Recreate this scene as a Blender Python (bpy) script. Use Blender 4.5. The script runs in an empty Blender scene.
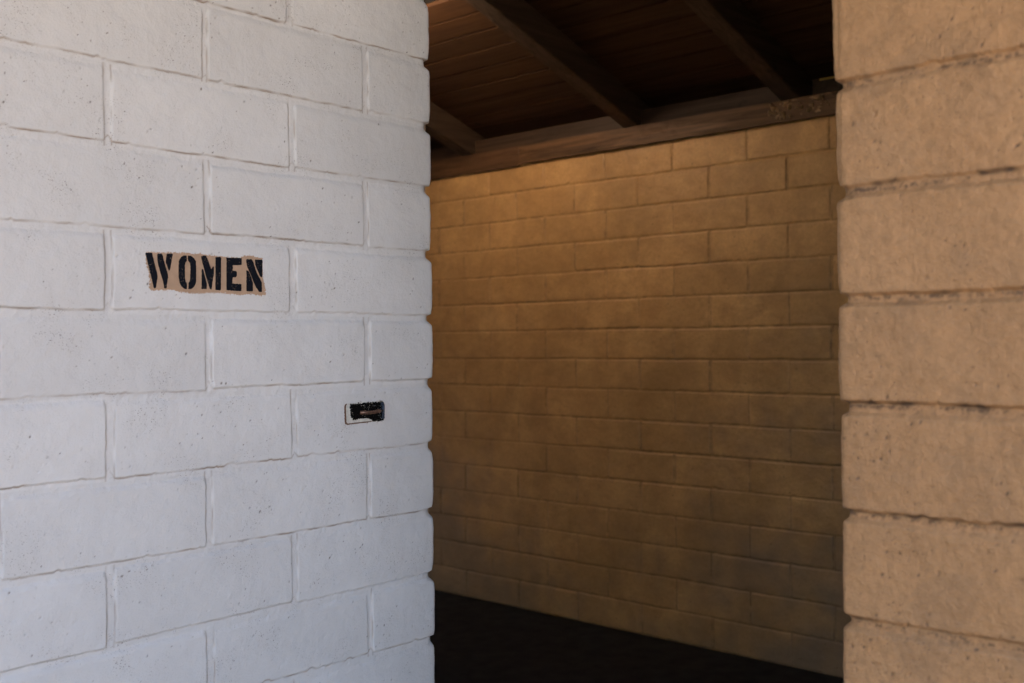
import bpy, math, random
import numpy as np
from mathutils import Matrix, Vector
C = bpy.context.scene.collection
R = math.radians
random.seed(5)
CZ = 1.467                     # eye height
COURSE = .1524                 # slump block module
HALF = .2032
WALL_TOP = COURSE * 16
U0, V0 = 1.758, 1.832          # free end and face of the white wall
UB = 4.3497                    # face of the rear wall
UR, VR = 1.435, .669           # face and free end of the near tan wall

# ---------------------------------------------------------------- materials
class NT:
    def __init__(s, name):
        s.m = bpy.data.materials.new(name); s.m.use_nodes = True
        s.t = s.m.node_tree; s.b = s.t.nodes['Principled BSDF']
    def n(s, typ, **kw):
        nd = s.t.nodes.new(typ)
        for k, v in kw.items(): setattr(nd, k, v)
        return nd
    def set(s, sock, v):
        if hasattr(v, 'is_output') or isinstance(v, bpy.types.NodeSocket): s.t.links.new(v, sock)
        else: sock.default_value = v
    def pos(s, scale=(1, 1, 1)):
        g = s.n('ShaderNodeTexCoord'); mp = s.n('ShaderNodeMapping')
        s.t.links.new(g.outputs['Object'], mp.inputs['Vector']); mp.inputs['Scale'].default_value = scale
        return mp.outputs['Vector']
    def noise(s, scale, detail=3, rough=.55, vec=None, dist=0):
        nd = s.n('ShaderNodeTexNoise'); nd.inputs['Scale'].default_value = scale
        nd.inputs['Detail'].default_value = detail; nd.inputs['Roughness'].default_value = rough
        nd.inputs['Distortion'].default_value = dist
        s.t.links.new(vec if vec is not None else s.pos(), nd.inputs['Vector'])
        return nd.outputs['Fac']
    def ramp(s, v, a, b, lo=0., hi=1.):
        nd = s.n('ShaderNodeMapRange'); nd.clamp = True
        s.set(nd.inputs['Value'], v)
        for i, q in zip((1, 2, 3, 4), (a, b, lo, hi)): nd.inputs[i].default_value = q
        return nd.outputs['Result']
    def math(s, op, a, b):
        nd = s.n('ShaderNodeMath', operation=op); s.set(nd.inputs[0], a); s.set(nd.inputs[1], b); nd.use_clamp = False
        return nd.outputs[0]
    def mix(s, f, a, b, mode='MIX'):
        nd = s.n('ShaderNodeMix', data_type='RGBA', blend_type=mode)
        s.set(nd.inputs[0], f)
        for k, v in ((6, a), (7, b)):
            if isinstance(v, tuple): v = (*v, 1)
            s.set(nd.inputs[k], v)
        return nd.outputs[2]
    def attr(s, name):
        nd = s.n('ShaderNodeAttribute', attribute_name=name); return nd.outputs['Fac']
    def bump(s, h, dist, strength=1.):
        nd = s.n('ShaderNodeBump'); nd.inputs['Distance'].default_value = dist; nd.inputs['Strength'].default_value = strength
        s.t.links.new(h, nd.inputs['Height']); s.t.links.new(nd.outputs[0], s.b.inputs['Normal'])
    def out(s, col, rough, spec=.4, metal=0.):
        s.set(s.b.inputs['Base Color'], (*col, 1) if isinstance(col, tuple) else col)
        s.set(s.b.inputs['Roughness'], rough); s.set(s.b.inputs['Metallic'], metal)
        s.b.inputs['Specular IOR Level'].default_value = spec
        return s.m

def paint_block(name, c1, c2, grime, pit, rough=.55, spec=.35, stain=None, stain_amt=0., bump=.6, shade_tint=None, mott=0., murk=0.):
    t = NT(name)
    col = t.mix(t.ramp(t.noise(5.5, 5, .6), .35, .68), c1, c2)
    rnd = t.attr('rnd')
    col = t.mix(t.math('MULTIPLY', rnd, .5), col, tuple(x * .86 for x in c2))
    if stain:
        st = t.ramp(t.noise(9, 6, .65, dist=.6), .52, .74)
        col = t.mix(t.math('MULTIPLY', st, stain_amt), col, stain)
    if mott: col = t.mix(t.math('MULTIPLY', t.ramp(t.noise(75, 5, .7), .42, .72), mott), col, tuple(x * .55 for x in c2))
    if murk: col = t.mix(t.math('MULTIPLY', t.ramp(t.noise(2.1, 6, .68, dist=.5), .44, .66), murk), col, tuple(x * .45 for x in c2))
    if shade_tint: col = t.mix(t.attr('shade_tint'), col, shade_tint)
    sp = t.ramp(t.noise(360, 2, .5), .63, .70)
    sp = t.math('MULTIPLY', sp, t.ramp(t.noise(11, 3, .5), .50, .64))
    col = t.mix(t.math('MULTIPLY', sp, .7), col, pit)
    col = t.mix(t.attr('grime'), col, grime)
    col = t.mix(t.attr('pit'), col, pit)
    t.bump(t.math('ADD', t.noise(260, 4, .6), t.math('MULTIPLY', t.noise(70, 3, .55), 1.3)), .0016, bump)
    return t.out(col, t.ramp(t.noise(30, 3), .3, .7, rough - .06, rough + .1), spec)

def wood(name, c1, c2, axis_scale, rough=.6, attr=False):
    t = NT(name)
    g = t.noise(1., 6, .62, t.pos(axis_scale), dist=.8)
    col = t.mix(t.ramp(g, .32, .7), c1, c2)
    kn = t.ramp(t.noise(6.5, 3, .5), .70, .76)
    col = t.mix(kn, col, tuple(x * .3 for x in c1))
    if attr: col = t.mix(t.math('MULTIPLY', t.attr('rnd'), .6), col, tuple(x * .45 for x in c1))
    t.bump(g, .002, .7)
    return t.out(col, t.ramp(g, .3, .7, rough - .1, rough + .12), .3)

def plain(name, c, rough=.5, metal=0., var=.35, scale=40, bump=.0006, spec=.3):
    t = NT(name)
    n = t.noise(scale, 5, .6)
    col = t.mix(t.ramp(n, .3, .7), c, tuple(x * (1 - var) for x in c))
    t.bump(n, bump, .7)
    return t.out(col, rough, spec, metal)
RIDGE_X, EAVE_X = 1.45, -1.5
SKY_S0, SKY_S1, SKY_Y0, SKY_Y1, BLOCKER_X = 1.58, 1.87, 3.15, 4.16, -3.1  # unseen roof opening and leafy blocker, both added to shape the light
PX, PY0, PY1, PZ = 3.0, 3.17, 4.16, 3.07
SUN_EL, SUN_AZ, SUN, SKY, EXPO, WB, TINT = 38, 20, 5.0, .06, 4.03, 6500, 16
SLOT_X, SLOT_Z, SHADE_AMT = 3.5, .5, .55  # low opening added in the far wall; strength of painted rear-wall shade
# ---------------------------------------------------------------- noise
def _h(ix, iy, seed):
    h = (ix.astype(np.int64) * 374761393 + iy.astype(np.int64) * 668265263 + seed * 1274126177) & 0xffffffff
    h = ((h ^ (h >> 13)) * 1274126177) & 0xffffffff
    h = ((h ^ (h >> 16)) * 2246822519) & 0xffffffff
    return ((h ^ (h >> 15)) & 0xffffff) / float(0xffffff)
def perlin(x, y, seed=0):
    x0 = np.floor(x); y0 = np.floor(y); fx = x - x0; fy = y - y0
    u = fx * fx * fx * (fx * (fx * 6 - 15) + 10); v = fy * fy * fy * (fy * (fy * 6 - 15) + 10)
    def g(dx, dy):
        a = _h(x0 + dx, y0 + dy, seed) * 2 * np.pi
        return np.cos(a) * (fx - dx) + np.sin(a) * (fy - dy)
    n = (g(0, 0) * (1 - u) + g(1, 0) * u) * (1 - v) + (g(0, 1) * (1 - u) + g(1, 1) * u) * v
    return n * 1.5
def sst(x): x = np.clip(x, 0, 1); return x * x * (3 - 2 * x)
def pits(x, y, cell, prob, r0, r1, seed, clump):
    """scattered elongated pits: 1 in a pit's middle, 0 outside"""
    cx = np.floor(x / cell); cy = np.floor(y / cell); out = np.zeros_like(x)
    for i in (-1, 0, 1):
        for j in (-1, 0, 1):
            a, b = cx + i, cy + j
            px = (a + _h(a, b, seed)) * cell; py = (b + _h(a, b, seed + 1)) * cell
            cl = perlin(px / .11, py / .11, seed + 7)
            live = _h(a, b, seed + 2) < prob * np.clip(.35 + clump * cl, 0, 2)
            r = r0 + (r1 - r0) * _h(a, b, seed + 3) ** 4
            ang = .9 + (_h(a, b, seed + 4) - .5) * 1.6
            dx, dy = x - px, y - py
            p = (dx * np.cos(ang) + dy * np.sin(ang)) / 1.7; q = -dx * np.sin(ang) + dy * np.cos(ang)
            d = np.sqrt(p * p + q * q) / r
            out = np.maximum(out, np.where(live, sst(1.25 - d), 0))
    return out

def block_height(s, z, seed, depth=.005, corner_depth=0., corners=(), joint0=0., vjoints=True, top_round=.012,
                 rough=1., pit_prob=.25, pit_r=(.0008, .0022), sharp=.003, mort=.0055, grime_amt=1., face_jit=.0016, side_r=.0045, vmort=0., tj=1., bulk=1., cround=.004, mrough=1., gw=.0019, jgrime=.45, jcont=.5, clump=1.3, hook=None):
    """height of the painted block face above its plane, plus dirt masks; s runs along the wall, z up"""
    zw = z + .0022 * perlin(s / .16, z / .05, seed) + .0012 * perlin(s / .035, z / .035, seed + 1) + .0005 * perlin(s / .009, z / .009, seed + 2)
    sw = s + .0022 * perlin(s / .06, z / .10, seed + 3) + .0009 * perlin(s / .02, z / .02, seed + 4)
    ci = np.floor(zw / COURSE); zl = zw - ci * COURSE
    off = np.where(ci % 2 == 0, 0., HALF)
    ends = np.zeros(s.shape, bool)
    if len(corners) == 2:            # blocks turn the corners of a free end without a joint
        mid = (corners[0] + corners[1]) / 2
        a = (s > corners[0] - .08) & (s < mid); b = (s >= mid) & (s < corners[1] + .08)
        sw = np.where(a, corners[0] - .1, np.where(b, corners[1] + .1, sw)); ends = a | b
    q = (sw - joint0 - off) / (2 * HALF)
    bi = np.floor(q); sl = (q - bi) * 2 * HALF
    r1, r2, r3 = _h(bi, ci, seed + 11), _h(bi, ci, seed + 12), _h(bi, ci, seed + 13)
    vm = vmort or mort
    mb = mort * (.55 + .9 * r2)
    # chips knocked out of the lower arris
    chip = np.clip(perlin(s / .028, ci * 3.7, seed + 14) - .46, 0, 1) * .014 + np.clip(perlin(s / .009, ci * 5.3, seed + 18) - .5, 0, 1) * .006
    db = zl - mb - chip; dt = COURSE - mort * (.6 + .8 * r3) - zl
    if vjoints:
        dl = sl - vm * (.6 + .7 * r3); dr = 2 * HALF - vm * (.6 + .7 * r1) - sl
        ds = np.where(ends, .1, np.minimum(dl, dr)); fs = sst(ds / side_r + .3)
    else:
        ds = np.full_like(s, .1); fs = np.ones_like(s)
    rc = .003 + .006 * r1 * r1
    k_ = np.maximum(rc - ds, 0)
    db = rc - np.hypot(np.maximum(rc - db, 0), k_) + np.maximum(db - rc, 0)
    dt = rc - np.hypot(np.maximum(rc - dt, 0), k_) + np.maximum(dt - rc, 0)
    fb = sst(db / sharp + .35)
    ft = np.clip(dt / top_round, -.2, 1); ft = 1 - (1 - ft) ** 2
    ft = np.maximum(ft, 0)
    prof = fb * ft * fs
    cd = np.zeros_like(s)
    for c in corners: cd = np.maximum(cd, np.exp(-((s - c) / .016) ** 2))
    D = depth + corner_depth * cd * (.55 + .9 * _h(ci + (zl > COURSE / 2), ci * 0, seed + 21))
    lump = .0009 * perlin(s / .07, z / .05, seed + 5) + .00045 * perlin(s / .022, z / .022, seed + 6) + .00018 * perlin(s / .008, z / .008, seed + 8) + .00011 * perlin(s / .004, z / .004, seed + 28)
    tilt = (r1 - .5) * 2 * face_jit + tj * (r2 - .5) * .012 * (zl - COURSE / 2) + (r3 - .5) * .004 * (sl - HALF)
    bulge = .0012 * bulk * np.sin(np.pi * np.clip(zl / COURSE, 0, 1))
    mortn = .0011 * perlin(s / .006, z / .006, seed + 29) * .5 + .0009 * perlin(s / .012, z / .012, seed + 9) + .0007 * perlin(s / .03, z / .02, seed + 10)
    p = pits(s, z, .012, pit_prob, pit_r[0], pit_r[1], seed + 40, clump) * (prof > .6)
    h = -D * (1 - prof) - cd * cround * np.abs(2 * np.clip(zl / COURSE, 0, 1) - 1) ** 5 + (lump * rough + tilt + bulge) * prof + mortn * rough * mrough * (1 - prof) - .0016 * p
    # old dirt along the lower arris and the sides of the joints
    gl = np.exp(-((db + .0004) / gw) ** 2) * (.10 + .5 * _h(bi, ci, seed + 19)) * (.3 + 1.5 * sst(perlin(s / .045, z / .09, seed + 15) * 1.3 + .45))
    gs = np.exp(-((ds - .0002) / .0014) ** 2) * jgrime * sst(perlin(s / .05, z / .05, seed + 16) * 1.5 + jcont) if vjoints else 0
    g = np.clip(np.maximum(gl, gs) * grime_amt, 0, 1)
    rnd = np.clip(_h(bi, ci, seed + 17), 0, 1)
    pm = np.clip(p * 1.1, 0, 1) * np.clip(.15 + 1.05 * _h(np.floor(s / .012), np.floor(z / .012), seed + 50) ** 1.6, 0, 1)
    if hook: h, g, pm = hook(s, z, h, g, pm)[:3]
    return h, g, pm, rnd

class Path:
    """plan line made of straight runs joined by small round corners; s=0 at the first corner"""
    def __init__(s, pts, rad=.016):
        P = [np.array(p, float) for p in pts]; s.seg = []
        lens = []; n = len(P)
        cur = P[0]; S = 0
        for i in range(1, n):
            d = P[i] - P[i - 1]; d /= np.linalg.norm(d)
            end = P[i] if i == n - 1 else P[i] - d * rad
            L = np.linalg.norm(end - cur); s.seg.append(('l', S, L, cur, d)); S += L
            if i < n - 1:
                d2 = P[i + 1] - P[i]; d2 /= np.linalg.norm(d2)
                c = end + d2 * rad; s.seg.append(('a', S, rad * math.pi / 2, c, d, d2, rad)); S += rad * math.pi / 2
                cur = P[i] + d2 * rad
        s.corner = [q[1] + q[2] / 2 for q in s.seg if q[0] == 'a']
        s.total = S; s.zero = 0.
    def at(s, S):
        x = np.zeros_like(S); y = np.zeros_like(S); nx = np.zeros_like(S); ny = np.zeros_like(S)
        for q in s.seg:
            m = (S >= q[1] - 1e-9) & (S <= q[1] + q[2] + 1e-9); t = S[m] - q[1]
            if q[0] == 'l':
                _, _, L, c, d = q; x[m] = c[0] + d[0] * t; y[m] = c[1] + d[1] * t; nx[m] = d[1]; ny[m] = -d[0]
            else:
                _, _, L, c, d, d2, r = q; a = t / r
                n0 = -d2; ex = n0[0] * np.cos(a) + d[0] * np.sin(a); ey = n0[1] * np.cos(a) + d[1] * np.sin(a)
                x[m] = c[0] + ex * r; y[m] = c[1] + ey * r; nx[m] = ex; ny[m] = ey
        return x, y, nx, ny

def runs(*parts):
    """(start, stop, step) runs joined into one increasing array"""
    out = []
    for a, b, st in parts:
        n = max(1, int(round((b - a) / st))); out.append(np.linspace(a, b, n + 1)[(1 if out else 0):])
    return np.concatenate(out)

def raw_mesh(name, V, F, mat, attrs=None, smooth=True, parent=None):
    me = bpy.data.meshes.new(name)
    V = np.asarray(V, np.float32); F = np.asarray(F, np.int32)
    k = F.shape[1]
    me.vertices.add(len(V)); me.vertices.foreach_set('co', V.ravel())
    me.loops.add(F.size); me.loops.foreach_set('vertex_index', F.ravel())
    me.polygons.add(len(F)); me.polygons.foreach_set('loop_start', np.arange(0, F.size, k, dtype=np.int32))
    me.update(calc_edges=True)
    sm = np.zeros(len(F), bool); sm[:] = smooth; me.polygons.foreach_set('use_smooth', sm)
    for k2, a in (attrs or {}).items():
        at = me.attributes.new(k2, 'FLOAT', 'POINT'); at.data.foreach_set('value', np.asarray(a, np.float32))
    me.materials.append(mat); me.validate()
    o = bpy.data.objects.new(name, me); C.objects.link(o); o.parent = parent
    return o

BOXF = np.array([(0, 3, 2, 1), (4, 5, 6, 7), (0, 1, 5, 4), (1, 2, 6, 5), (2, 3, 7, 6), (3, 0, 4, 7)])
def boxv(x0, x1, y0, y1, z0, z1):
    return np.array([(x0, y0, z0), (x1, y0, z0), (x1, y1, z0), (x0, y1, z0), (x0, y0, z1), (x1, y0, z1), (x1, y1, z1), (x0, y1, z1)], float)

def block_wall(name, path, S, Z, mat, seed, cores=(), shade_tint=None, **kw):
    s2, z2 = np.meshgrid(S, Z)
    sv = s2 - path.zero
    kw['corners'] = tuple(c - path.zero for c in path.corner)
    h, g, p, rnd = block_height(sv.ravel(), z2.ravel(), seed, **kw)
    x, y, nx, ny = path.at(s2.ravel())
    V = np.stack([x + nx * h, y + ny * h, z2.ravel()], 1)
    n, m = len(S), len(Z)
    i = (np.arange(m - 1)[:, None] * n + np.arange(n - 1)[None]).ravel()
    F = np.stack([i, i + 1, i + 1 + n, i + n], 1)
    for b in cores:
        F = np.vstack([F, BOXF + len(V)]); V = np.vstack([V, boxv(*b)])
        g = np.append(g, np.zeros(8)); p = np.append(p, np.zeros(8)); rnd = np.append(rnd, np.full(8, .5))
    extra = dict(shade_tint=np.append(shade_tint(sv.ravel(), z2.ravel()), np.zeros(8 * len(cores)))) if shade_tint else {}
    o = raw_mesh(name, V, F, mat, dict(grime=g, pit=p, rnd=rnd, **extra))
    if cores:
        sm = np.ones(len(F), bool); sm[-6 * len(cores):] = False
        o.data.polygons.foreach_set('use_smooth', sm)
    return o
def tag(o, label=None, cat=None, group=None, kind=None):
    if label: o['label'] = label
    if cat: o['category'] = cat
    if group: o['group'] = group
    if kind: o['kind'] = kind
    return o
# ---------------------------------------------------------------- materials used
M_white = paint_block('white wall paint', (.62, .605, .60), (.56, .545, .54), (.20, .135, .085), (.09, .065, .05), .6, .3, bump=.55)
M_tan = paint_block('tan wall paint', (.47, .25, .113), (.40, .208, .091), (.085, .047, .026), (.14, .078, .045), .6, .3, (.24, .14, .075), .55, mott=.5, bump=.9)
M_tan_in = paint_block('tan gloss wall paint', (.76, .435, .165), (.60, .325, .115), (.12, .065, .025), (.12, .065, .025), .45, .4, (.36, .19, .065), .45, shade_tint=(.185, .145, .112), mott=.35, murk=.45)
M_bounce = paint_block('bounce partition paint', (.80, .66, .48), (.74, .60, .43), (.2, .13, .08), (.2, .13, .08))
M_deck = wood('roof deck boards', (.068, .030, .011), (.036, .015, .006), (38, 1.6, 38), .55, True)
M_raft = wood('rafter timber', (.085, .054, .035), (.045, .028, .018), (2, 45, 45), .6)
M_plate = wood('wall plate timber', (.19, .092, .034), (.045, .021, .008), (45, 2.2, 45), .55)
M_plate_d = wood('dark wall plate timber', (.14, .065, .026), (.055, .025, .010), (45, 2.2, 45), .55)
M_block = wood('blocking board timber', (.055, .028, .013), (.022, .011, .006), (45, 2.2, 45), .6)
M_crust = plain('charred crust', (.50, .30, .14), .32, 0, .6, 45, .002, .5)
M_roofing = plain('roofing felt', (.012, .010, .009), .9)
M_floor = plain('dark stained concrete', (.042, .036, .030), .8, 0, .6, 11, .002, .12)
M_patch = plain('bare tan paint patch', (.43, .285, .19), .65, 0, .22, 60, .0006)
M_ink = plain('black stencil paint', (.0065, .0075, .012), .8, 0, .3, 300, .0003, .1)
M_frame = plain('chipped white enamel', (.62, .59, .54), .45, 0, .3, 160, .0006)
M_rust = plain('brown rust edge', (.16, .085, .05), .7, 0, .5, 200, .0006)
M_black = plain('blackened metal', (.004, .0036, .0036), .7, 0, .5, 180, .001, .06)
M_blue = plain('worn blue black metal', (.03, .045, .075), .4, 0, .6, 260, .001)
M_bolt = plain('rusty bolt steel', (.30, .17, .12), .25, .6, .55, 200, .0008)
M_rod = plain('yellow rod', (.50, .33, .07), .45)
M_ground = plain('pale sandy ground', (.34, .27, .195), .9, 0, .3, 2, .004)

# ---------------------------------------------------------------- ground
def sheet(name, x0, x1, y0, y1, z, mat):
    o = raw_mesh(name, [(x0, y0, z), (x1, y0, z), (x1, y1, z), (x0, y1, z)], [(0, 1, 2, 3)], mat, smooth=False)
    return tag(o, kind='structure')
sheet('ground', -400, 400, -400, 400, -.004, M_ground)
sheet('floor', -2.6, 4.6, -2.6, 7.4, 0, M_floor)

# ---------------------------------------------------------------- white wall with its free end
LX0, LX1, LZ0, LZ1 = 1.4985, 1.5945, 1.2925, 1.3305     # where the latch sits
def marks(s, z, h, g, p):
    x = U0 + s            # along the front face
    d = np.minimum(np.minimum(x - LX0, LX1 - x), np.minimum(z - LZ0, LZ1 - z))
    # the patch the sign was masked on is nearly smooth
    sg = sst((np.minimum(np.minimum(x - 1.0, 1.29 - x), np.minimum(z - 1.556, 1.655 - z))) / .012) * (s < -.02)
    h = h * (1 - .7 * sg) + .0012 * sg
    # paint splashes and stains round the latch
    sp = sst(1 - np.abs(d) / .012) * (d < 0) * np.clip(perlin(s / .006, z / .006, 91) * 2.2 - .75, 0, 1) * (s < -.02)
    return h, np.maximum(g, sp * .8), np.maximum(p, 0)
TH = .20
WH = dict(hook=marks, pit_prob=.24, pit_r=(.0007, .0020), joint0=0., mort=.0068, vmort=.0068, top_round=.014, cround=.0045, mrough=.6, rough=1.15, clump=2.0, jgrime=.6, gw=.0016)
XW = -.30                       # outer corner of the white wall
pw = Path([(XW, V0), (U0, V0), (U0, V0 + TH), (XW, V0 + TH)], .014)
c1, c2 = pw.corner; pw.zero = c1
S = runs((0, c1 - 1.2, .008), (c1 - 1.2, c1 - .02, .002), (c1 - .02, c1 + .02, .0016), (c1 + .02, c2 - .02, .004), (c2 - .02, c2 + .02, .003), (c2 + .02, c2 + .4, .01), (c2 + .4, pw.total, .03))
Z = runs((0, .5, .006), (.5, 2.32, .002), (2.32, WALL_TOP, .003))
white = block_wall('block_wall', pw, S, Z, M_white, 3, cores=[(XW + .002, U0 - .022, V0 + .042, V0 + TH - .02, .001, WALL_TOP - .002), (XW, XW + TH, V0 + TH + .005, 6.6, .001, WALL_TOP - .004), (XW, SLOT_X, 6.62, 6.8, .001, 3.3), (SLOT_X, UB - .01, 6.62, 6.8, SLOT_Z, 3.3)],  # last two cores leave a low opening added to admit cool light
                   depth=.0029, corner_depth=.0115, **WH)
tag(white, 'white painted block wall carrying the WOMEN stencil, its free end at the doorway', 'wall')

# ---------------------------------------------------------------- near tan wall
YS = -1.0                       # outer end of the near wall
pr = Path([(UR + TH, YS), (UR + TH, VR), (UR, VR), (UR, YS)], .014)
c1, c2 = pr.corner; pr.zero = c2
S = runs((0, c1 - .3, .03), (c1 - .3, c1 - .02, .008), (c1 - .02, c1 + .02, .003), (c1 + .02, c2 - .02, .004), (c2 - .02, c2 + .02, .0016),
         (c2 + .02, c2 + .55, .002), (c2 + .55, c2 + 1., .008), (c2 + 1., pr.total, .03))
Z = runs((0, .7, .006), (.7, 2.15, .002), (2.15, WALL_TOP, .005))
def weathered(s, z, h, g, p):
    # sooty dirt creeping out of the bed joints, and a slight lean of the free end
    zl = np.abs((z / COURSE + .5) % 1 - .5) * COURSE
    w_ = np.exp(-(zl / (.0035 + .006 * sst(perlin(s / .06, z / .3, 77) + .4))) ** 2)
    d = np.clip(perlin(s / .012, z / .008, 78) + .8 * perlin(s / .004, z / .004, 79) + .25 + .5 * perlin(s / .09, z / .2, 80), 0, 1)
    h = h + np.where((s < .002) & (s > -.25), -.002 + .016 * np.maximum(z - 1.5, 0), 0) + .0004 * perlin(s / .012, z / .012, 81)
    return h, np.maximum(g * np.clip(1.0 + perlin(s / .02, z / .1, 82), .3, 1.3), .85 * w_ * d), p
near = block_wall('block_wall', pr, S, Z, M_tan, 57, cores=[(UR + .045, UR + TH - .02, YS + .01, VR - .03, .001, 3.30)],
                  depth=.0055, corner_depth=.008, pit_prob=.85, pit_r=(.0006, .0026), bulk=.3, joint0=.27, top_round=.009, mort=.0060, sharp=.005, rough=1.35, mrough=.5, cround=.003, grime_amt=1.25, face_jit=.0022, gw=.0034, hook=weathered)
# unseen end wall added to keep light out, raked up to the roof
rake = [(UR + .05, .001), (UB + .01, .001), (UB + .01, 2.60), (UR + .05, 3.54)]
V = np.array([(x, y, z) for y in (YS + .02, YS + .2) for x, z in rake])
end = raw_mesh('block_wall', V, np.array([(0, 1, 2, 3), (7, 6, 5, 4), (0, 4, 5, 1), (1, 5, 6, 2), (2, 6, 7, 3), (3, 7, 4, 0)]), M_tan_in, dict(rnd=[.5] * 8), False)
tag(end, 'short tan wall added unseen behind the near wall to keep light out', 'wall')
# unseen partition added behind the white wall to bounce sun onto the rear
S = runs((0, PY1 - PY0, .02)); Zp = runs((0, WALL_TOP, .012))
inner = block_wall('block_wall', Path([(PX, PY0), (PX, PY1)]), S, Zp, M_bounce, 71, cores=[(PX - .15, PX - .02, PY0, PY1, .001, PZ)], depth=.005, joint0=.1)
tag(inner, 'pale block partition added unseen behind the white wall to bounce sunlight', 'wall')
tag(near, 'nearest tan painted block wall with dark grimy joints, cut off by the right picture edge', 'wall')

# ---------------------------------------------------------------- rear wall of the passage
pb = Path([(UB, 6.6), (UB, YS)])
S = runs((0, 1.2, .03), (1.2, 5.2, .005), (5.2, pb.total, .03))
Z = runs((0, WALL_TOP, .004))
JB = 6.6 - 4.0774 - HALF
def painted_shade(s, z):
    # cool dim light painted as grey, low on the wall towards its left
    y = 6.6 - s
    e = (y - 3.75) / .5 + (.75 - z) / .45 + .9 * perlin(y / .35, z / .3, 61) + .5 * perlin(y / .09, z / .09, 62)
    a = SHADE_AMT * sst(e * .45 - .1) * sst((1.25 - z) / .5)
    # shade painted into the colour, low on the wall at the right
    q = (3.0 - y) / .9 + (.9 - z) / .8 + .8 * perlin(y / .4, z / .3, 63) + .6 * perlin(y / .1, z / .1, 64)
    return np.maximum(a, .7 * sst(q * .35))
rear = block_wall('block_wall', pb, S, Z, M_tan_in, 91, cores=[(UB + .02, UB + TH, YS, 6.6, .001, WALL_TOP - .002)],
                  depth=.0045, pit_prob=.12, joint0=JB, top_round=.004, mort=.0040, vmort=.0045, side_r=.003, grime_amt=.75, jgrime=.9, jcont=1.0, face_jit=.0016, tj=.5, rough=1.3, gw=.003, shade_tint=painted_shade)
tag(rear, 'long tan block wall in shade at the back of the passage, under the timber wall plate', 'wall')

# ---------------------------------------------------------------- roof
SL = 1 / 3
roof = bpy.data.objects.new('roof', None); C.objects.link(roof); roof.location = (UB, 3, WALL_TOP)
tag(roof, 'dark brown timber roof with sloping rafters over plank decking above the passage', 'roof')
bpy.context.view_layer.update()
def part(name, V, F, mat, parent, attrs=None, smooth=False):
    o = raw_mesh(name, V, F, mat, attrs, smooth)
    o.parent = parent; o.matrix_parent_inverse = parent.matrix_world.inverted()
    return o
def tilt(V, x0, z0):
    """lay a box built level along x onto the roof slope, hinged at (x0, z0)"""
    V = V.copy(); a = math.atan(SL); dx = V[:, 0].copy(); dz = V[:, 2].copy()
    V[:, 0] = x0 + dx * math.cos(a) + dz * math.sin(a); V[:, 2] = z0 - dx * math.sin(a) + dz * math.cos(a)
    return V
def bevel_box(x0, x1, y0, y1, z0, z1, b):
    """box with its long (x) edges eased"""
    ring = [(y0 + b, z0), (y1 - b, z0), (y1, z0 + b), (y1, z1 - b), (y1 - b, z1), (y0 + b, z1), (y0, z1 - b), (y0, z0 + b)]
    V = np.array([(x, y, z) for x in (x0, x1) for y, z in ring]); F = []
    for i in range(8): j = (i + 1) % 8; F.append((i, i + 8, j + 8, j))
    for o in (0, 8):
        for q in ((0, 1, 2, 3), (0, 3, 4, 7), (4, 5, 6, 7)): F.append(tuple(o + k for k in q))
    return V, np.array(F)
RD = .135                       # rafter depth
HX, HZ = UB - .03, 2.529        # underside of a rafter where it meets the plate
XDN = .65
Y0R, Y1R = YS - .25, 7.2
RAFT = [-.9, -.3, .55, 1.36, 2.22, 3.08, 4.22, 5.2, 6.2, 7.1]
LUP = (UB - .03 - RIDGE_X) / math.cos(math.atan(SL))         # slope length up to the ridge
LFR = (RIDGE_X - EAVE_X) / math.cos(math.atan(SL))           # and down the front
RZ = HZ + SL * (HX - RIDGE_X)
def tiltf(V):
    """the front slope: mirror of the rear one about the ridge"""
    V = tilt(V, HX, HZ); V[:, 0] = 2 * RIDGE_X - V[:, 0]; return V
def slope(name, mk, mat, attrs=None):
    """the same member on both slopes; mk gives its mesh for a run along the slope"""
    V, F = mk(-LUP + .001, XDN); part(name, tilt(V, HX, HZ), F, mat, roof, attrs)
    V, F = mk(-LUP + .001, -LUP + LFR); part(name, tiltf(V), F[:, ::-1], mat, roof, attrs)
for y in RAFT:
    slope('rafter', lambda a, b: bevel_box(a, b, y - .046, y + .046, 0, RD, .004), M_raft)
def bays(a, b, rear):
    """the runs a board makes along the roof, broken by an unseen opening added to let sun in"""
    if rear and b > -LUP + SKY_S0 and a < -LUP + SKY_S1: return [(Y0R, SKY_Y0), (SKY_Y1, Y1R)]
    return [(Y0R, Y1R)]
def boards(a, b, rear):
    V = []; F = []; k = 0; x = a
    while x < b - .01:
        w = min(.130, b - x)
        for ya, yb in bays(x, x + w, rear):
            V.append(boxv(x + .0065, x + w - .0065, ya, yb, RD + .001 + .0012 * random.random(), RD + .022)); F.append(BOXF + 8 * k); k += 1
        x += w
    return np.vstack(V), np.vstack(F)
for f_, lo, hi in ((tilt, -LUP, XDN), (tiltf, -LUP, -LUP + LFR)):
    V, F = boards(lo, hi, f_ is tilt)
    V = tilt(V, HX, HZ) if f_ is tilt else tiltf(V)
    rn = np.repeat([random.random() for _ in range(len(V) // 8)], 8)
    part('roof_deck', V, F if f_ is tilt else F[:, ::-1], M_deck, roof, dict(rnd=rn))
V, F = [], []
k = 0
for a, b, ya, yb in ((-LUP, -LUP + SKY_S0, Y0R, Y1R), (-LUP + SKY_S0, -LUP + SKY_S1, Y0R, SKY_Y0), (-LUP + SKY_S0, -LUP + SKY_S1, SKY_Y1, Y1R), (-LUP + SKY_S1, XDN + .02, Y0R, Y1R)):
    V.append(boxv(a, b, ya, yb, RD + .024, RD + .04)); F.append(BOXF + 8 * k); k += 1
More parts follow.
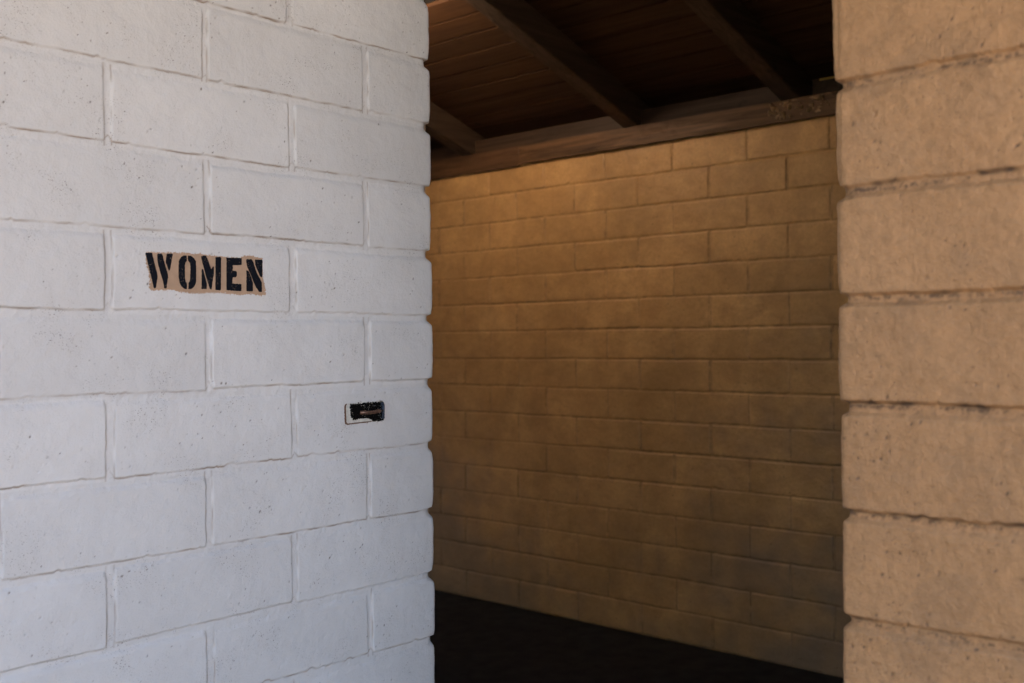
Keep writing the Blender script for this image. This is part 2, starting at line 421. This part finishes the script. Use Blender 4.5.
part('roofing', tilt(np.vstack(V), HX, HZ), np.vstack(F), M_roofing, roof)
part('roofing', tiltf(boxv(-LUP, -LUP + LFR + .02, Y0R, Y1R, RD + .024, RD + .04)), BOXF[:, ::-1], M_roofing, roof)
part('ridge_beam', boxv(RIDGE_X - .07, RIDGE_X + .07, Y0R + .02, Y1R - .02, RZ - .22, RZ - .02), BOXF, M_raft, roof)
# wall plate in two lengths, sawn face a little rough
def rough_beam(y0, y1, x0, x1, z0, z1, seed, amp=.0025):
    ys = np.arange(y0, y1 + .001, .012); prof = []
    for i in range(9): prof.append((x0, z0 + (z1 - z0) * i / 8))
    prof += [(x1, z1), (x1, z0)]
    V = []
    for y in ys: 
        for q in prof: V.append((q[0], y, q[1]))
    V = np.array(V); n = len(prof)
    d = perlin(V[:, 1] / .25, V[:, 2] / .03, seed) * amp * .6 + perlin(V[:, 1] / .03, V[:, 2] / .03, seed + 1) * amp * .5
    fr = V[:, 0] < x0 + 1e-6; V[fr, 0] += d[fr]
    lo = (V[:, 2] < z0 + 1e-6); V[lo, 2] += (perlin(V[lo, 1] / .09, V[lo, 1] * 0, seed + 2) * .004 - .001)
    F = []
    for i in range(len(ys) - 1):
        for j in range(n):
            a = i * n + j; b = i * n + (j + 1) % n; F.append((a, a + n, b + n, b))
    return V, np.array(F)
V, F = rough_beam(3.828, 7.2, UB - .028, UB + .16, WALL_TOP - .012, 2.531, 4)
part('wall_plate', V, F, M_plate_d, roof)
V, F = rough_beam(YS, 3.826, UB - .030, UB + .16, WALL_TOP - .004, 2.530, 9)
plate = part('wall_plate', V, F, M_plate, roof)
# boards closing the bays between rafters
for a, b in zip(RAFT[:-1], RAFT[1:]):
    if a == 1.36: continue      # this bay is open above the plate
    part('blocking_board', boxv(UB - .010, UB + .03, a + .049, b - .049, 2.532, 2.607), BOXF, M_block, roof)
part('closing_board', boxv(UB + .10, UB + .13, YS, 7.1, 2.533, 2.63), BOXF, M_raft, roof)
# burnt crust on the plate beside the near wall
def lump_mesh(items, seed, seg=10, ring=7):
    V = []; F = []; k = 0
    for (c, r) in items:
        for i in range(ring + 1):
            for j in range(seg):
                a = math.pi * i / ring; b = 2 * math.pi * j / seg
                d = np.array((math.sin(a) * math.cos(b), math.sin(a) * math.sin(b), math.cos(a)))
                s_ = 1 + .35 * float(perlin(np.array([d[1] * 1.6 + c[1] * 90]), np.array([d[2] * 1.6 + c[2] * 90 + d[0]]), seed)[0])
                V.append(np.array(c) + d * np.array(r) * s_)
        for i in range(ring):
            for j in range(seg):
                a = k + i * seg + j; b = k + i * seg + (j + 1) % seg; F.append((a, a + seg, b + seg, b))
        k += (ring + 1) * seg
    return np.array(V), np.array(F)
items = []
rr = random.Random(3)
for i in range(95):
    y = 2.03 + .29 * rr.random() ** .8; z = 2.450 + .074 * rr.random(); q = rr.random() ** 2
    if perlin(np.array([y / .045]), np.array([z / .03]), 5)[0] < -.15: continue
    items.append(((UB - .028, y, z), (.004 + .014 * q, .004 + .014 * rr.random() ** 2, .003 + .010 * rr.random() ** 2)))
V, F = lump_mesh(items, 12)
o = part('charred_crust', V, F, M_crust, plate, smooth=True)

# ---------------------------------------------------------------- thin yellow rod under the roof
def tube(pts, r, seg=10):
    V = []; F = []; P = [np.array(p, float) for p in pts]
    for i, p in enumerate(P):
        d = (P[min(i + 1, len(P) - 1)] - P[max(i - 1, 0)]); d /= np.linalg.norm(d)
        u = np.cross(d, (0, 0, 1)); u /= np.linalg.norm(u); w = np.cross(u, d)
        for j in range(seg):
            a = 2 * math.pi * j / seg; V.append(p + r * (math.cos(a) * u + math.sin(a) * w))
    for i in range(len(P) - 1):
        for j in range(seg):
            a = i * seg + j; b = i * seg + (j + 1) % seg; F.append((a, a + seg, b + seg, b))
    n = len(V); V += [P[0], P[-1]]
    for j in range(seg):
        F.append((n, j, (j + 1) % seg, (j + 1) % seg)); F.append((n + 1, n - 1 - j, n - 1 - (j + 1) % seg, n - 1 - (j + 1) % seg))
    return np.array(V), F
def tube_obj(name, pts, r, mat, seg=10):
    V, F = tube(pts, r, seg); me = bpy.data.meshes.new(name)
    me.from_pydata([tuple(v) for v in V], [], [tuple(dict.fromkeys(int(q) for q in f)) for f in F]); me.materials.append(mat)
    for p in me.polygons: p.use_smooth = True
    o = bpy.data.objects.new(name, me); C.objects.link(o); return o
rod = tube_obj('rod', [(UB - .035, 2.075, 2.590), (UB - .035, 1.9, 2.588), (UB - .035, 1.405, 2.586)], .004, M_rod)
tag(rod, 'thin yellow rod end in the dark gap under the roof, beside the near wall', 'rod')

# ---------------------------------------------------------------- WOMEN sign
LETTERS = {
    'W': [[(1.0142, 1.6382), (1.0262, 1.6386), (1.0374, 1.5966), (1.0362, 1.5903), (1.0336, 1.5741), (1.0301, 1.574), (1.0273, 1.587), (1.0211, 1.609)], [(1.0383, 1.6378), (1.0469, 1.6382), (1.0589, 1.5986), (1.0583, 1.5926), (1.0552, 1.5745), (1.0519, 1.5744), (1.0492, 1.5878), (1.0429, 1.6055), (1.0397, 1.6187), (1.0379, 1.6306)], [(1.0579, 1.6391), (1.069, 1.6391), (1.0661, 1.6245), (1.0626, 1.6086), (1.0614, 1.6081), (1.0553, 1.624), (1.0571, 1.6346)]],
    'O': [[(1.0989, 1.6376), (1.0921, 1.6372), (1.087, 1.6339), (1.0831, 1.6269), (1.0821, 1.6102), (1.0821, 1.595), (1.084, 1.5845), (1.0882, 1.5786), (1.0932, 1.5745), (1.0986, 1.5743), (1.0987, 1.585), (1.0958, 1.5872), (1.0947, 1.5925), (1.0945, 1.6183), (1.0957, 1.6237), (1.0988, 1.6277)], [(1.1023, 1.6378), (1.1091, 1.6374), (1.1151, 1.6331), (1.1185, 1.6271), (1.1188, 1.6118), (1.1186, 1.5918), (1.1172, 1.5841), (1.1137, 1.5786), (1.1085, 1.5746), (1.1029, 1.5742), (1.103, 1.5852), (1.1056, 1.5883), (1.107, 1.5945), (1.1076, 1.619), (1.1064, 1.6242), (1.1025, 1.6279)]],
    'M': [[(1.1317, 1.6386), (1.1414, 1.6391), (1.1443, 1.6331), (1.1521, 1.6133), (1.1565, 1.6189), (1.158, 1.6195), (1.1578, 1.6058), (1.1554, 1.5948), (1.1526, 1.5752), (1.1499, 1.5759), (1.1422, 1.5974), (1.1355, 1.6203), (1.1321, 1.6332)], [(1.1319, 1.6139), (1.1342, 1.6125), (1.137, 1.6018), (1.1421, 1.585), (1.142, 1.5757), (1.1315, 1.5754)], [(1.1629, 1.6379), (1.1745, 1.6386), (1.1733, 1.5743), (1.1623, 1.5744)]],
    'E': [[(1.1877, 1.6385), (1.2219, 1.6387), (1.2218, 1.6262), (1.2006, 1.6252), (1.2005, 1.6126), (1.2078, 1.6129), (1.21, 1.6111), (1.21, 1.604), (1.2086, 1.6015), (1.2004, 1.6009), (1.1993, 1.5869), (1.2208, 1.5866), (1.2203, 1.5737), (1.1874, 1.5747)]],
    'N': [[(1.2336, 1.6369), (1.2453, 1.6383), (1.249, 1.6337), (1.2564, 1.6131), (1.2695, 1.5926), (1.2693, 1.5735), (1.2636, 1.5733), (1.256, 1.5824), (1.2449, 1.6046), (1.2357, 1.6234)], [(1.2338, 1.6153), (1.2384, 1.6131), (1.2449, 1.5997), (1.248, 1.5918), (1.2474, 1.5741), (1.2334, 1.574)], [(1.2547, 1.6375), (1.2715, 1.6383), (1.2706, 1.6048), (1.2692, 1.6036), (1.2658, 1.6054), (1.2574, 1.6228), (1.255, 1.6275)]],
}
PATCH = [(1.0137, 1.6399), (1.0359, 1.6409), (1.0821, 1.642), (1.0956, 1.6435), (1.1092, 1.642), (1.1299, 1.6439), (1.1506, 1.6409), (1.1881, 1.6401), (1.2192, 1.6401), (1.2266, 1.6445), (1.2454, 1.6463), (1.2548, 1.6436), (1.271, 1.6428), (1.2734, 1.6025), (1.2786, 1.5767), (1.2792, 1.5653), (1.2559, 1.566), (1.2446, 1.5684), (1.2184, 1.5653), (1.1819, 1.5678), (1.1551, 1.5686), (1.1288, 1.5663), (1.105, 1.5654), (1.0813, 1.5681), (1.0647, 1.5718), (1.0515, 1.5699), (1.0271, 1.5692), (1.0199, 1.5734), (1.0221, 1.5853), (1.0195, 1.6074), (1.0155, 1.6146), (1.0136, 1.6293)]
def inside(px, py, poly):
    r = np.zeros(px.shape, bool); n = len(poly)
    for i in range(n):
        x0, y0 = poly[i]; x1, y1 = poly[(i + 1) % n]
        if y0 == y1: continue
        c = ((y0 > py) != (y1 > py)) & (px < (x1 - x0) * (py - y0) / (y1 - y0) + x0); r ^= c
    return r
def wall_skin(x, z):
    h, _, _, _ = block_height(x - U0 + 0 * x - c_arc, z, 3, depth=.0029, corner_depth=.0115, corners=(0., 9.), **WH)
    return V0 - h
c_arc = 0.
def decal(name, polys, mat, lift, step, fray, seed, parent, speck=0., lumps=0., back=None):
    xs = [p[0] for q in polys for p in q]; zs = [p[1] for q in polys for p in q]
    gx = np.arange(min(xs) - .006, max(xs) + .006, step); gz = np.arange(min(zs) - .006, max(zs) + .006, step)
    X, Zg = np.meshgrid(gx, gz); cx = X[:-1, :-1] + step / 2; cz = Zg[:-1, :-1] + step / 2
    wx = cx + fray * perlin(cx / .0035, cz / .0035, seed) + fray * .6 * perlin(cx / .0012, cz / .0012, seed + 1)
    wz = cz + fray * perlin(cx / .0035, cz / .0035, seed + 2) + fray * .8 * perlin(cx / .0013, cz / .0013, seed + 3)
    keep = np.zeros(cx.shape, bool)
    gr = .0007 if name == 'letter' else 0.
    for q in polys:
        for ox, oz in ((0, 0), (gr, 0), (-gr, 0), (0, gr), (0, -gr)) if gr else ((0, 0),): keep |= inside(wx + ox, wz + oz, q)
    if speck: keep &= ~((perlin(cx / .002, cz / .002, seed + 5) > .62 - .25 * (name == 'strike_plate')) & (perlin(cx / .03, cz / .03, seed + 6) > 0.05))
    n = X.shape[1]; idx = (np.arange(X.shape[0] - 1)[:, None] * n + np.arange(n - 1)[None])[keep]
    F = np.stack([idx, idx + 1, idx + 1 + n, idx + n], 1)
    used, inv = np.unique(F.ravel(), return_inverse=True); F = inv.reshape(F.shape)
    x = X.ravel()[used]; z = Zg.ravel()[used]; y = wall_skin(x, z)
    f_ = y - lift - lumps * (perlin(x / .005, z / .005, seed + 7) + .6 * perlin(x / .002, z / .002, seed + 8))
    V = np.vstack([np.stack([x, f_, z], 1), np.stack([x, y + .0005, z], 1)])
    # rim faces give the coat its thickness
    e = {}
    for f in F:
        for i in range(4):
            a, b = int(f[i]), int(f[(i + 1) % 4]); e[(a, b)] = 1
    m = len(used); rim = [(b, a, a + m, b + m) for (a, b) in e if (b, a) not in e]
    F = np.vstack([F, np.array(rim)])
    o = raw_mesh(name, V, F, mat, smooth=False); o.parent = parent
    if parent: o.matrix_parent_inverse = parent.matrix_world.inverted()
    return o
sign = bpy.data.objects.new('stencil_sign', None); C.objects.link(sign); sign.location = (1.146, V0, 1.567)
tag(sign, 'stencilled sign reading WOMEN in black on a ragged tan patch, on the white wall', 'sign')
bpy.context.view_layer.update()
patch = decal('paint_patch', [PATCH], M_patch, .0006, .0008, .0024, 21, sign)
for i, (ch, polys) in enumerate(LETTERS.items()):
    o = decal('letter', polys, M_ink, .0010, .0006, .0005, 40 + 9 * i, patch, .5)
    tag(o, 'black stencil letter ' + ch)

# ---------------------------------------------------------------- latch in its pocket
latch = bpy.data.objects.new('latch', None); C.objects.link(latch); latch.location = ((LX0 + LX1) / 2, V0, LZ0)
tag(latch, 'small blackened latch with rusty bolt, in a chipped frame on the white wall', 'latch')
bpy.context.view_layer.update()
Y = V0 - .002
frame = decal('frame', [[(1.4875, 1.2945), (1.4885, 1.2915), (1.4915, 1.2900), (1.572, 1.2918), (1.592, 1.2935), (1.5972, 1.2960), (1.5972, 1.3325), (1.5940, 1.3355), (1.4920, 1.3338), (1.4885, 1.3305), (1.4875, 1.3275)]], M_frame, .0030, .0006, .0004, 5, latch)
decal('rust_edge', [[(1.4838, 1.2945), (1.4850, 1.2895), (1.4900, 1.2868), (1.548, 1.2885), (1.570, 1.2908), (1.570, 1.3000), (1.4945, 1.3000), (1.4945, 1.3318), (1.4900, 1.3332), (1.4850, 1.3310), (1.4838, 1.3270)]], M_rust, .0018, .0006, .0006, 6, frame)
decal('strike_plate', [[(1.4960, 1.3315), (1.520, 1.3320), (1.5900, 1.3338), (1.5940, 1.3325), (1.5956, 1.3290), (1.5955, 1.2960), (1.5930, 1.2915), (1.5880, 1.2900), (1.5640, 1.2908), (1.5560, 1.2960), (1.5450, 1.2985), (1.5220, 1.2985), (1.5140, 1.2960), (1.5050, 1.2975), (1.4990, 1.3050), (1.4985, 1.3200)]], M_black, .0042, .0005, .0022, 7, latch, .5, .0013)
V, F = lump_mesh([((1.5915, Y - .003, 1.3125), (.0036, .004, .0170)), ((1.5895, Y - .003, 1.3275), (.005, .003, .004)), ((1.5905, Y - .003, 1.2980), (.004, .003, .004))], 8, 12, 10)
part('keeper', V, F, M_blue, latch, smooth=True)
crumbs = []
for i in range(12):
    crumbs.append(((1.501 + .014 * rr.random(), Y - .001, 1.2985 + .028 * rr.random()), (.0012 + .002 * rr.random(), .002, .0012 + .002 * rr.random())))
for i in range(9):
    crumbs.append(((1.560 + .03 * rr.random(), Y - .002, 1.2915 + .007 * rr.random()), (.001 + .002 * rr.random(), .002, .001 + .0018 * rr.random())))
for c_, r_ in crumbs:
    V, F = lump_mesh([((c_[0], V0 - .0015, c_[2]), r_)], 4, 7, 5)
    part('scale_flake', V, F, M_black, latch, smooth=True)
bolt = tube_obj('bolt', [(1.524, Y - .002, 1.3120), (1.532, Y - .006, 1.3120), (1.546, Y - .009, 1.3112), (1.560, Y - .011, 1.3118), (1.572, Y - .010, 1.3128), (1.588, Y - .002, 1.3130)], .0044, M_bolt, 14)
bolt.parent = latch; bolt.matrix_parent_inverse = latch.matrix_world.inverted()

# ---------------------------------------------------------------- hedge added behind the viewer to cut doorway light
rg = np.random.default_rng(4); N = 9000
c = np.stack([BLOCKER_X + .38 * np.clip(rg.normal(0, .55, N), -1, 1), rg.uniform(-2.6, 3.6, N), 2.35 * rg.uniform(.02, 1, N) ** .8], 1)
d1 = rg.normal(size=(N, 3)); d1 /= np.linalg.norm(d1, axis=1)[:, None]
d2 = np.cross(d1, rg.normal(size=(N, 3))); d2 /= np.linalg.norm(d2, axis=1)[:, None]
sz = rg.uniform(.04, .085, N)[:, None]
V = np.stack([c - d1 * sz, c + d2 * sz * .5, c + d1 * sz, c - d2 * sz * .5], 1).reshape(-1, 3)
V[:, 2] = np.maximum(V[:, 2], .004)
hd = raw_mesh('blocker_hedge', V, np.arange(4 * N).reshape(N, 4), plain('hedge leaves', (.06, .085, .03), .6, 0, .5, 9), smooth=False)
tag(hd, 'tall dense dark green hedge added unseen to block light to the doorway', 'blocker_hedge')

# ---------------------------------------------------------------- light
sc = bpy.context.scene
w = bpy.data.worlds.new('World'); sc.world = w; w.use_nodes = True
nt = w.node_tree; bg = nt.nodes['Background']
sky = nt.nodes.new('ShaderNodeTexSky'); sky.sky_type = 'NISHITA'; sky.sun_disc = False
EL, AZ = SUN_EL, SUN_AZ                       # azimuth measured from +x towards +y
sky.sun_elevation = R(EL); sky.sun_rotation = R(90 - AZ); sky.air_density = 1.0; sky.dust_density = 1.5
nt.links.new(sky.outputs[0], bg.inputs[0]); bg.inputs[1].default_value = SKY
sun = bpy.data.lights.new('sun', 'SUN'); sun.energy = SUN; sun.angle = R(.5); sun.color = (1, .93, .82)
so = bpy.data.objects.new('sun', sun); C.objects.link(so)
dv = Vector((math.cos(R(AZ)) * math.cos(R(EL)), math.sin(R(AZ)) * math.cos(R(EL)), math.sin(R(EL))))
so.rotation_euler = dv.to_track_quat('Z', 'Y').to_euler(); so.location = dv * 30

# ---------------------------------------------------------------- camera
cam = bpy.data.cameras.new('camera'); co = bpy.data.objects.new('camera', cam); C.objects.link(co); sc.camera = co
TH_C, ROLL = .7327, .009
fw = Vector((math.cos(TH_C), math.sin(TH_C), 0)); r0 = Vector((math.sin(TH_C), -math.cos(TH_C), 0)); up = Vector((0, 0, 1))
rt = r0 * math.cos(ROLL) - up * math.sin(ROLL); u2 = up * math.cos(ROLL) + r0 * math.sin(ROLL)
co.matrix_world = Matrix(((rt.x, u2.x, -fw.x, 0), (rt.y, u2.y, -fw.y, 0), (rt.z, u2.z, -fw.z, CZ), (0, 0, 0, 1)))
cam.sensor_width = 36; cam.lens = 36 * 1060 / 1024; cam.clip_start = .05; cam.clip_end = 2000
cam.dof.use_dof = True; cam.dof.focus_distance = 2.3; cam.dof.aperture_fstop = 4.0; cam.dof.aperture_blades = 7

vs = sc.view_settings
sc.display_settings.display_device = 'sRGB'
vs.view_transform = 'Standard'; vs.look = 'None'; vs.gamma = 1; vs.use_curve_mapping = False; vs.exposure = EXPO
vs.use_white_balance = True; vs.white_balance_temperature = WB; vs.white_balance_tint = TINT
sc.render.engine = 'CYCLES'; sc.cycles.use_denoising = True; sc.cycles.max_bounces = 10; sc.cycles.diffuse_bounces = 8
